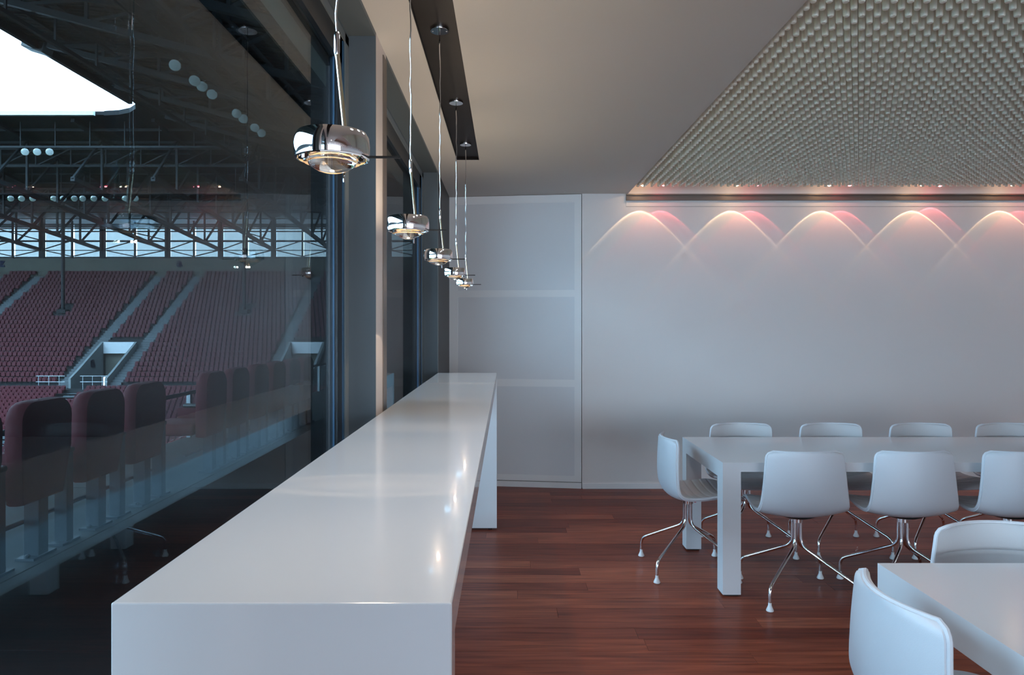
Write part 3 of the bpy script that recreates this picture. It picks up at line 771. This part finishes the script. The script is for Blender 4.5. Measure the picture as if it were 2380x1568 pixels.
# walkway and lower tier
WZ = HC-6.32
vx = [((a+b)/2) for a, b in vom]
MB().box(XL, XE, 68.4, Y0+0.01, WZ-2, WZ).build('walkway', M['concrete'], stand, recalc=False)
LR = 0.235; m = MB(); st = MB()
for k in range(18):
    y1 = 68.4-TR*k; z = WZ-0.35-LR*k
    m.box(XL, XE, y1-TR, y1, z-2.5, z)
    for xc in vx:
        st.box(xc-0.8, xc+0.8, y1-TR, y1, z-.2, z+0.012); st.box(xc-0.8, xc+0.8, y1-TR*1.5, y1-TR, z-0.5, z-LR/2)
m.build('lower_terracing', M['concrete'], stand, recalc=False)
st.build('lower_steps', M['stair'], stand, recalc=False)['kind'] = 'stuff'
# letters
def letter(ch, x, y, z, size, label, rot=0):
    cu = bpy.data.curves.new('letter', 'FONT'); cu.body = ch; cu.size = size; cu.extrude = 0.02; cu.offset = size*0.045
    o = bpy.data.objects.new('letter', cu); COL.objects.link(o)
    dg = bpy.context.evaluated_depsgraph_get(); me = bpy.data.meshes.new_from_object(o.evaluated_get(dg))
    bpy.data.objects.remove(o); me.materials.clear(); me.materials.append(M['letter'])
    o = bpy.data.objects.new('letter', me); COL.objects.link(o); o.parent = stand; o['label'] = label
    o.location = (x, y, z); o.rotation_euler = (PI/2, 0, rot); o.scale = (1.15, 1, 1)
letter('a', -42.15, 90.17, HC+7.42, 1.45, 'dark blue letter a on the parapet')
letter('z', -64.85, 90.17, HC+7.42, 1.45, 'dark blue letter z on the parapet')
letter('a', vom[1][0]+0.135, 73.2, HC-4.40, 1.5, 'dark blue letter a inside the stand entrance', PI/2)
# railings in front of the entrances
for a, b in vom:
    for x0, x1 in ((a-2.45, a+0.35), (b-1.75, b+0.9)):
        rr = empty('guard_railing', ((x0+x1)/2, 68.55, WZ)); 
        side = 'left' if x0 < a else 'right'; which = {0: 'beyond the left edge', 1: 'of the central stand entrance', 2: 'of the right-hand stand entrance'}[vom.index((a, b))]
        tag(rr, 'pale tubular guard railing on the %s side %s' % (side, which), 'railing', 'guard railings on the stand walkway')
        for zz in (0.75, 1.32): at(MB().tube([(x0, 68.55, WZ+zz), (x1, 68.55, WZ+zz)], 0.035, 6).build('rail', M['galv'], rr), rr)
        for t in (0.0, 0.4, 0.8): at(MB().tube([(x0+0.25+(x1-x0-0.3)*t, 68.55, WZ-0.35), (x0+0.25+(x1-x0-0.3)*t, 68.55, WZ+1.32)], 0.035, 6).build('post', M['galv'], rr), rr)
# seats
def seat_geo():
    v = []; f = []
    # backrest: 8-corner outline extruded, leaning back; folded pan; two brackets
    def ext(outline, y0, y1, lean):
        b = len(v); n_ = len(outline)
        for yy in (y0, y1):
            for x, z in outline: v.append((x, yy+lean*z, z))
        f.append(tuple(b+i for i in range(n_))); f.append(tuple(b+n_+i for i in range(n_))[::-1])
        for i in range(n_): f.append((b+i, b+n_+i, b+n_+(i+1) % n_, b+(i+1) % n_))
    ext([(-0.21, 0.36), (0.21, 0.36), (0.215, 0.70), (0.15, 0.79), (-0.15, 0.79), (-0.215, 0.70)], 0.10, 0.14, 0.10)
    ext([(-0.18, 0.33), (0.18, 0.33), (0.17, 0.66), (0.10, 0.70), (-0.10, 0.70), (-0.17, 0.66)], -0.02, 0.05, 0.08)
    return v, f
sv, sf = seat_geo()
sme = bpy.data.meshes.new('stand_seat'); sme.from_pydata(sv, [], sf); sme.materials.append(M['seat_red'])
PITCH = 0.487
def blocked(x, k, upper):
    if upper:
        if 14 <= k <= 16 and (abs(x+51.4) < 0.8 or abs(x+30.4) < 0.8): return True
        for a, b in aisles:
            if abs(x-a) < 0.80 or abs(x-b) < 0.80: return True
        if k < vrow+1:
            for a, b in vom:
                if a-0.35 < x < b+0.35: return True
    else:
        for xc in vx:
            if abs(x-xc) < 1.05: return True
        if k == 0:
            for a, b in vom:
                if a-2.0 < x < b+1.4: pass
    return False
ind = []; bulk = []
for k in range(18):
    y = 68.4-TR*k-0.40; z = WZ-0.35-LR*k
    nx_ = int((XE-XL)/PITCH)
    for i in range(nx_):
        x = XL+0.3+PITCH*(i+0.5*(k % 2))
        if blocked(x, k, False): continue
        px = 1177 + x*1640/y
        (ind if (5 <= px < 765 and k < 9) else bulk).append((x, y, z, k))
for k in range(NR):
    y = Y0+TR*k+0.42; z = Z0+RI*k
    for i in range(int((XE-XL)/PITCH)):
        x = XL+0.3+PITCH*(i+0.5*(k % 2))
        if not blocked(x, k, True): bulk.append((x, y, z, k))
ind.sort(key=lambda s_: s_[3]); 
bulk += ind[300:]; ind = ind[:300]
for x, y, z, k in ind:
    o = bpy.data.objects.new('stand_seat', sme); COL.objects.link(o); o.location = (x, y, z)
    tag(o, 'small dark red folding seat in the lower rows of the far stand', 'seat', 'folding seats of the lower far stand')
bv = []; bf = []
for x, y, z, k in bulk:
    b = len(bv); bv += [(p+x, q+y, r_+z) for p, q, r_ in sv]; bf += [tuple(b+i for i in q) for q in sf]
me = bpy.data.meshes.new('seat_rows'); me.from_pydata(bv, [], bf); me.materials.append(M['seat_red'])
o = bpy.data.objects.new('seat_rows', me); COL.objects.link(o)
tag(o, 'rows upon rows of dark red folding seats filling the far stand', 'seats', None, 'stuff')

# pitch
struct(MB().box(-150, -4, -60, 58, -16.2, -15.9).build('pitch', M['grass'], recalc=False))

# --- translucent back wall of the stand, columns and rails
bw = struct(empty('stand_back_wall'))
CB, CT = HC+8.55, HC+13.4
colx = [-60.05-7.5, -60.05, -52.2, -43.8, -36.95, -30.1, -22.6, -15.1, -7.6]
colx = [colx[0]-7.5] + colx
for x in colx:
    MB().box(x-0.28, x+0.28, 91.0, 91.5, CB-1, CT+1).build('column', M['steel'], bw, recalc=False)
for i in range(len(colx)-1):
    a, b = colx[i]+0.28, colx[i+1]-0.28; mid = (a+b)/2
    MB().box(mid-0.10, mid+0.10, 91.1, 91.3, CB, CT).build('mullion', M['steel'], bw, recalc=False)
    for za, zb_ in ((CB+0.22, CB+1.02), (CB+1.10, CB+2.12), (CB+2.36, CB+3.45), (CB+3.6, CB+4.38)):
        for p, q in ((a, mid-0.1), (mid+0.1, b)):
            MB().box(p, q, 91.55, 91.59, za, zb_).build('pane', M['clad'], bw, recalc=False)
for z, h in ((CB+0.12, 0.2), (CB+1.06, 0.09), (CB+2.24, 0.24), (CB+3.5, 0.14), (CB+3.86, 0.12), (CB+4.42, 0.12)):
    MB().box(-84, -1, 91.3, 91.5, z-h/2, z+h/2).build('rail', M['steel'], bw, recalc=False)
m = MB()
for i in range(len(colx)-1):
    a, b = colx[i], colx[i+1]; mid = (a+b)/2
    m.bar((a, 91.2, CB+1.1), (mid, 91.2, CB+2.3), 0.12); m.bar((b, 91.2, CB+1.1), (mid, 91.2, CB+2.3), 0.12)
    m.bar((a, 91.2, CB+1.1), (mid, 91.2, CB+0.25), 0.12); m.bar((b, 91.2, CB+1.1), (mid, 91.2, CB+0.25), 0.12)
    if i % 2: m.bar((a, 91.2, CB+4.3), (b, 91.2, CB+2.3), 0.14)
m.build('bracing', M['steel'], bw, recalc=False)

# --- roof: ring of decking round the open middle
YI, XI = 59.6, -29.5; HI = HC+17.1+0.6
SL = 0.12
def hr(d): return HI - SL*d
roof = struct(empty('stadium_roof'))
def quad_slab(name, pts, th, mm):
    b = MB(); n_ = len(pts); b.v = [tuple(p) for p in pts] + [(p[0], p[1], p[2]+th) for p in pts]
    b.f = [tuple(range(n_))[::-1], tuple(n_+i for i in range(n_))] + [(i, (i+1) % n_, n_+(i+1) % n_, n_+i) for i in range(n_)]
    return b.build(name, mm, roof)
dd = 38.0
# inner corner rounded: far deck starts at YI, side deck at XI
cr = 4.5
arc = [(XI-cr+cr*math.sin(t*PI/10), YI-cr+cr*(math.cos(t*PI/10))) for t in range(6)]      # from (XI-cr, YI) to (XI, YI-cr)
quad_slab('deck_far', [(-140, YI, hr(0)), (-140, 96, hr(dd)), (XI+dd, 96, hr(dd)), (XI, YI, hr(0))], 0.3, M['deck'])
quad_slab('deck_side', [(XI, YI, hr(0)), (XI+dd, 96, hr(dd)), (XI+dd, -80, hr(dd)), (XI, -80, hr(0))], 0.3, M['deck'])
cnr = MB(); cnr.prism([(x, y) for x, y in arc] + [(XI, YI)], 'z', hr(0)-0.05, hr(0)+0.35); cnr.build('deck_corner', M['deck'], roof)
quad_slab('deck_near', [(-140, -80, hr(0)), (XI, -80, hr(0)), (XI+dd, -118, hr(dd)), (-140, -118, hr(dd))], 0.3, M['deck'])
quad_slab('deck_opposite', [(-100, -80, hr(0)), (-100, YI, hr(0)), (-140, YI, hr(dd)-.1), (-140, -80, hr(dd)-.1)], 0.3, M['deck'])
# pale gutter edge under the far deck, dark edge on the side deck
quad_slab('gutter', [(-100, YI-0.35, hr(0)-0.10), (XI-5.2, YI-0.35, hr(0)-0.10), (XI-5.2, YI-0.05, hr(0)-0.10), (-100, YI-0.05, hr(0)-0.10)], 0.35, M['white_panel'])
quad_slab('edge_beam', [(XI, -80, hr(0)-0.5), (XI, YI-cr, hr(0)-0.5), (XI+0.3, YI-cr, hr(0)-0.5), (XI+0.3, -80, hr(0)-0.5)], 0.9, M['steel'])
# purlins
m = MB()
for k in range(1, 13):
    d = k*2.9
    m.bar((XI+d, -40, hr(d)-0.12), (XI+d, YI+d, hr(d)-0.12), 0.14, 0.24)
    m.bar((-90, YI+d, hr(d)-0.12), (XI+d, YI+d, hr(d)-0.12), 0.14, 0.24)
m.build('purlins', M['steel'], roof, recalc=False)
# corrugation of the decking
m = MB()
for k in range(160):
    y = -20+k*0.55
    m.bar((XI+0.4, y, hr(0.4)-0.03), (-1.0, y, hr(29.6)-0.03), 0.20, 0.06)
m.build('corrugation', M['deck'], roof, recalc=False)['kind'] = 'stuff'
def truss(p_in, p_out, zi_top, zo_top, zi_bot, zo_bot, nweb, w, label, group, double=True):
    a = Vector(p_in); b = Vector(p_out)
    r = empty('roof_truss', ((a.x+b.x)/2, (a.y+b.y)/2, zo_bot)); tag(r, label, 'truss', group)
    def P(t, top):
        p = a.lerp(b, t); z = (zi_top+(zo_top-zi_top)*t) if top else (zi_bot+(zo_bot-zi_bot)*t)
        return Vector((p.x, p.y, z))
    at(MB().bar(P(0, 1), P(1, 1), w, w).build('top_chord', M['steel'], r, recalc=False), r)
    at(MB().bar(P(0, 0), P(1, 0), w*1.25, w*1.25).build('bottom_chord', M['steel'], r, recalc=False), r)
    for k in range(nweb):
        t0, t1 = k/nweb, (k+1)/nweb
        at(MB().bar(P(t0, 0), P(t1, 1), w*.62).build('brace', M['steel'], r, recalc=False), r)
        at(MB().bar(P(t1, 1), P(t1, 0), w*.62).build('strut', M['steel'], r, recalc=False), r)
for i, x in enumerate(colx):
    truss((x, YI+0.5, 0), (x, 90.8, 0), hr(0)-0.3, hr(33)-0.3, HC+12.4, CB+1.1, 7, 0.30, 'dark steel truss under the far roof, running to the %s back-wall column from the left' % NTH[i], 'trusses of the far roof')
for k in range(9):
    y = 6.0 + 7.4*k
    truss((XI+1.6, y, 0), (-1.0, y, 0), hr(1.6)-0.3, hr(30)-0.3, hr(1.6)-0.5, hr(30)-4.2, 8, 0.26, 'dark steel truss across the side roof outside, %s counted from the camera' % NTH[k], 'trusses of the side roof')
# long lattice beams tying the trusses together
for x, dz in ((-24.0, 1.6), (-14.0, 2.4)):
    d = x-XI
    truss((x, 0, 0), (x, YI+8, 0), hr(d)-0.5, hr(d)-0.5, hr(d)-0.5-dz, hr(d)-0.5-dz, 18, 0.18, 'long lattice beam under the side roof, %s' % ('nearer the open sky' if x < -20 else 'nearer the building'), 'lattice beams')
for y, dz in ((66.0, 1.6), (78.0, 2.4)):
    d = y-YI
    truss((-80, y, 0), (-8, y, 0), hr(d)-0.5, hr(d)-0.5, hr(d)-0.5-dz, hr(d)-0.5-dz, 22, 0.18, 'long lattice beam under the far roof, %s' % ('nearer the open sky' if y < 70 else 'nearer the back of the stand'), 'lattice beams')
# roof columns standing in the seats
for x, l in ((-51.4, 'slim grey roof column standing among the seats at left'), (-30.4, 'slim grey roof column standing among the seats, right of the lettered wall')):
    r = empty('roof_column', (x, 81.8, HC+1.4)); tag(r, l, 'column')
    at(MB().tube([(x, 81.8, HC+1.3), (x, 81.8, hr(23.8))], 0.20, 12).build('shaft', M['steel'], r, smooth=True), r)
    at(MB().box(x-0.5, x+0.5, 81.4, 82.2, HC+1.3, HC+1.75).build('footing', M['concrete'], r), r)
# floodlights
def make_flood():
    r = empty('floodlight')
    MB().lathe([(0.0, -0.26), (0.10, -0.25), (0.24, -0.10), (0.31, 0.02), (0.30, 0.03), (0.0, 0.03)], 16).build('housing', M['steel'], r, smooth=True)
    MB().lathe([(0.30, 0.031), (0.20, 0.055), (0.0, 0.065)], 16).build('lens', M['flood'], r, smooth=True)
    MB().box(-0.36, -0.32, -0.03, 0.03, -0.08, 0.0).build('bracket', M['steel'], r)
    return r
fl0 = make_flood(); index_kids(fl0); used = False
def place_flood(x, y, z, label, group, pitch, stem=((0, 0, 0.2), (0, 0.05, 0.409))):
    global used
    o = copy_tree(fl0) if used else fl0; used = True
    o.location = (x, y, z)
    to = Vector((0, 0, HC)) - Vector((x, y, z)); o.rotation_euler = Vector((to.x*pitch[0], to.y*pitch[0], to.z-pitch[1])).to_track_quat('Z', 'Y').to_euler()
    st = MB().bar(stem[0], stem[1], 0.07).build('hanger', M['steel'], o, recalc=False)
    st.rotation_euler = o.rotation_euler.to_quaternion().inverted().to_euler()
    tag(o, label, 'floodlight', group)
XF_ = -17.9; ZF = HC+14.0
for i, y in enumerate((38.1, 40.5, 41.5, 42.9, 46.8, 48.0, 50.2, 51.6)):
    place_flood(XF_, y, ZF, 'round floodlight, %s from the left in the slanting row under the side roof' % NTH[i], 'floodlights under the side roof', (1.0, 14), ((0, 0, 0.2), (0.26, 0, 0.362)))
cw = MB()
cw.bar((XF_+0.3, 20, ZF+0.50), (XF_+0.3, 60, ZF+0.50), 0.12, 0.12).bar((XF_+0.9, 20, ZF+0.5), (XF_+0.9, 60, ZF+0.5), 0.6, 0.06).bar((XF_+1.3, 20, ZF+1.4), (XF_+1.3, 60, ZF+1.4), 0.06, 0.06)
for k in range(14): cw.bar((XF_+0.6, 20+3*k, ZF+0.45), (XF_+0.6, 20+3*k, hr(12.8)), 0.07)
tag(cw.build('catwalk', M['steel'], recalc=False), 'dark catwalk carrying the slanting row of floodlights', 'catwalk')
for i, px in enumerate((25, 50, 76, 125, 147, 173, 192, 218, 244, 291, 315)):
    place_flood((px-1177)*72.8/1640, 72.8, HC+13.0, 'small floodlight, %s from the left in the low row before the far trusses' % NTH[i], 'floodlights in the low far row', (1.0, 10))
for i, px in enumerate((60, 88, 117)):
    place_flood((px-1177)*61/1640, 60.9, HC+14.9, 'small floodlight, %s of the three just under the sky opening' % NTH[i], 'floodlights in the upper far row', (1.0, 10), ((0, 0, 0.2), (0, 0.05, 0.359)))
cw = MB().bar((-56, 72.9, HC+13.5), (-22, 72.9, HC+13.5), 0.16)
for k in range(12): cw.bar((-55+3*k, 72.9, HC+13.5), (-55+3*k, 72.9, hr(12.9)), 0.07)
tag(cw.build('lighting_rail', M['steel'], recalc=False), 'pale rail carrying the long low row of floodlights', 'rail')
cw = MB().bar((-46, 61.0, HC+15.35), (-22, 61.0, HC+15.35), 0.16)
for k in range(8): cw.bar((-45+3*k, 61.0, HC+15.35), (-45+3*k, 61.0, hr(1.4)), 0.07)
tag(cw.build('lighting_rail', M['steel'], recalc=False), 'pale rail carrying the short upper row of floodlights', 'rail')
sp = empty('loudspeaker', (XI-0.2, 44.5, HC+18.3)); tag(sp, 'dark loudspeaker cluster hanging at the edge of the sky opening', 'loudspeaker')
for k, (dx, dz, t) in enumerate(((0, 0, 0.1), (0.15, -0.75, 0.3))):
    o = MB().box(-0.7, 0.7, -0.5, 0.5, -0.36, 0.36).build('cabinet', M['black'], sp, bevel=0.05); o.location = (dx, 0, dz); o.rotation_euler = (0, t, 0)
MB().bar((0, 0, -0.2), (1.2, 0, -0.45), 0.08).build('hanger', M['steel'], sp)
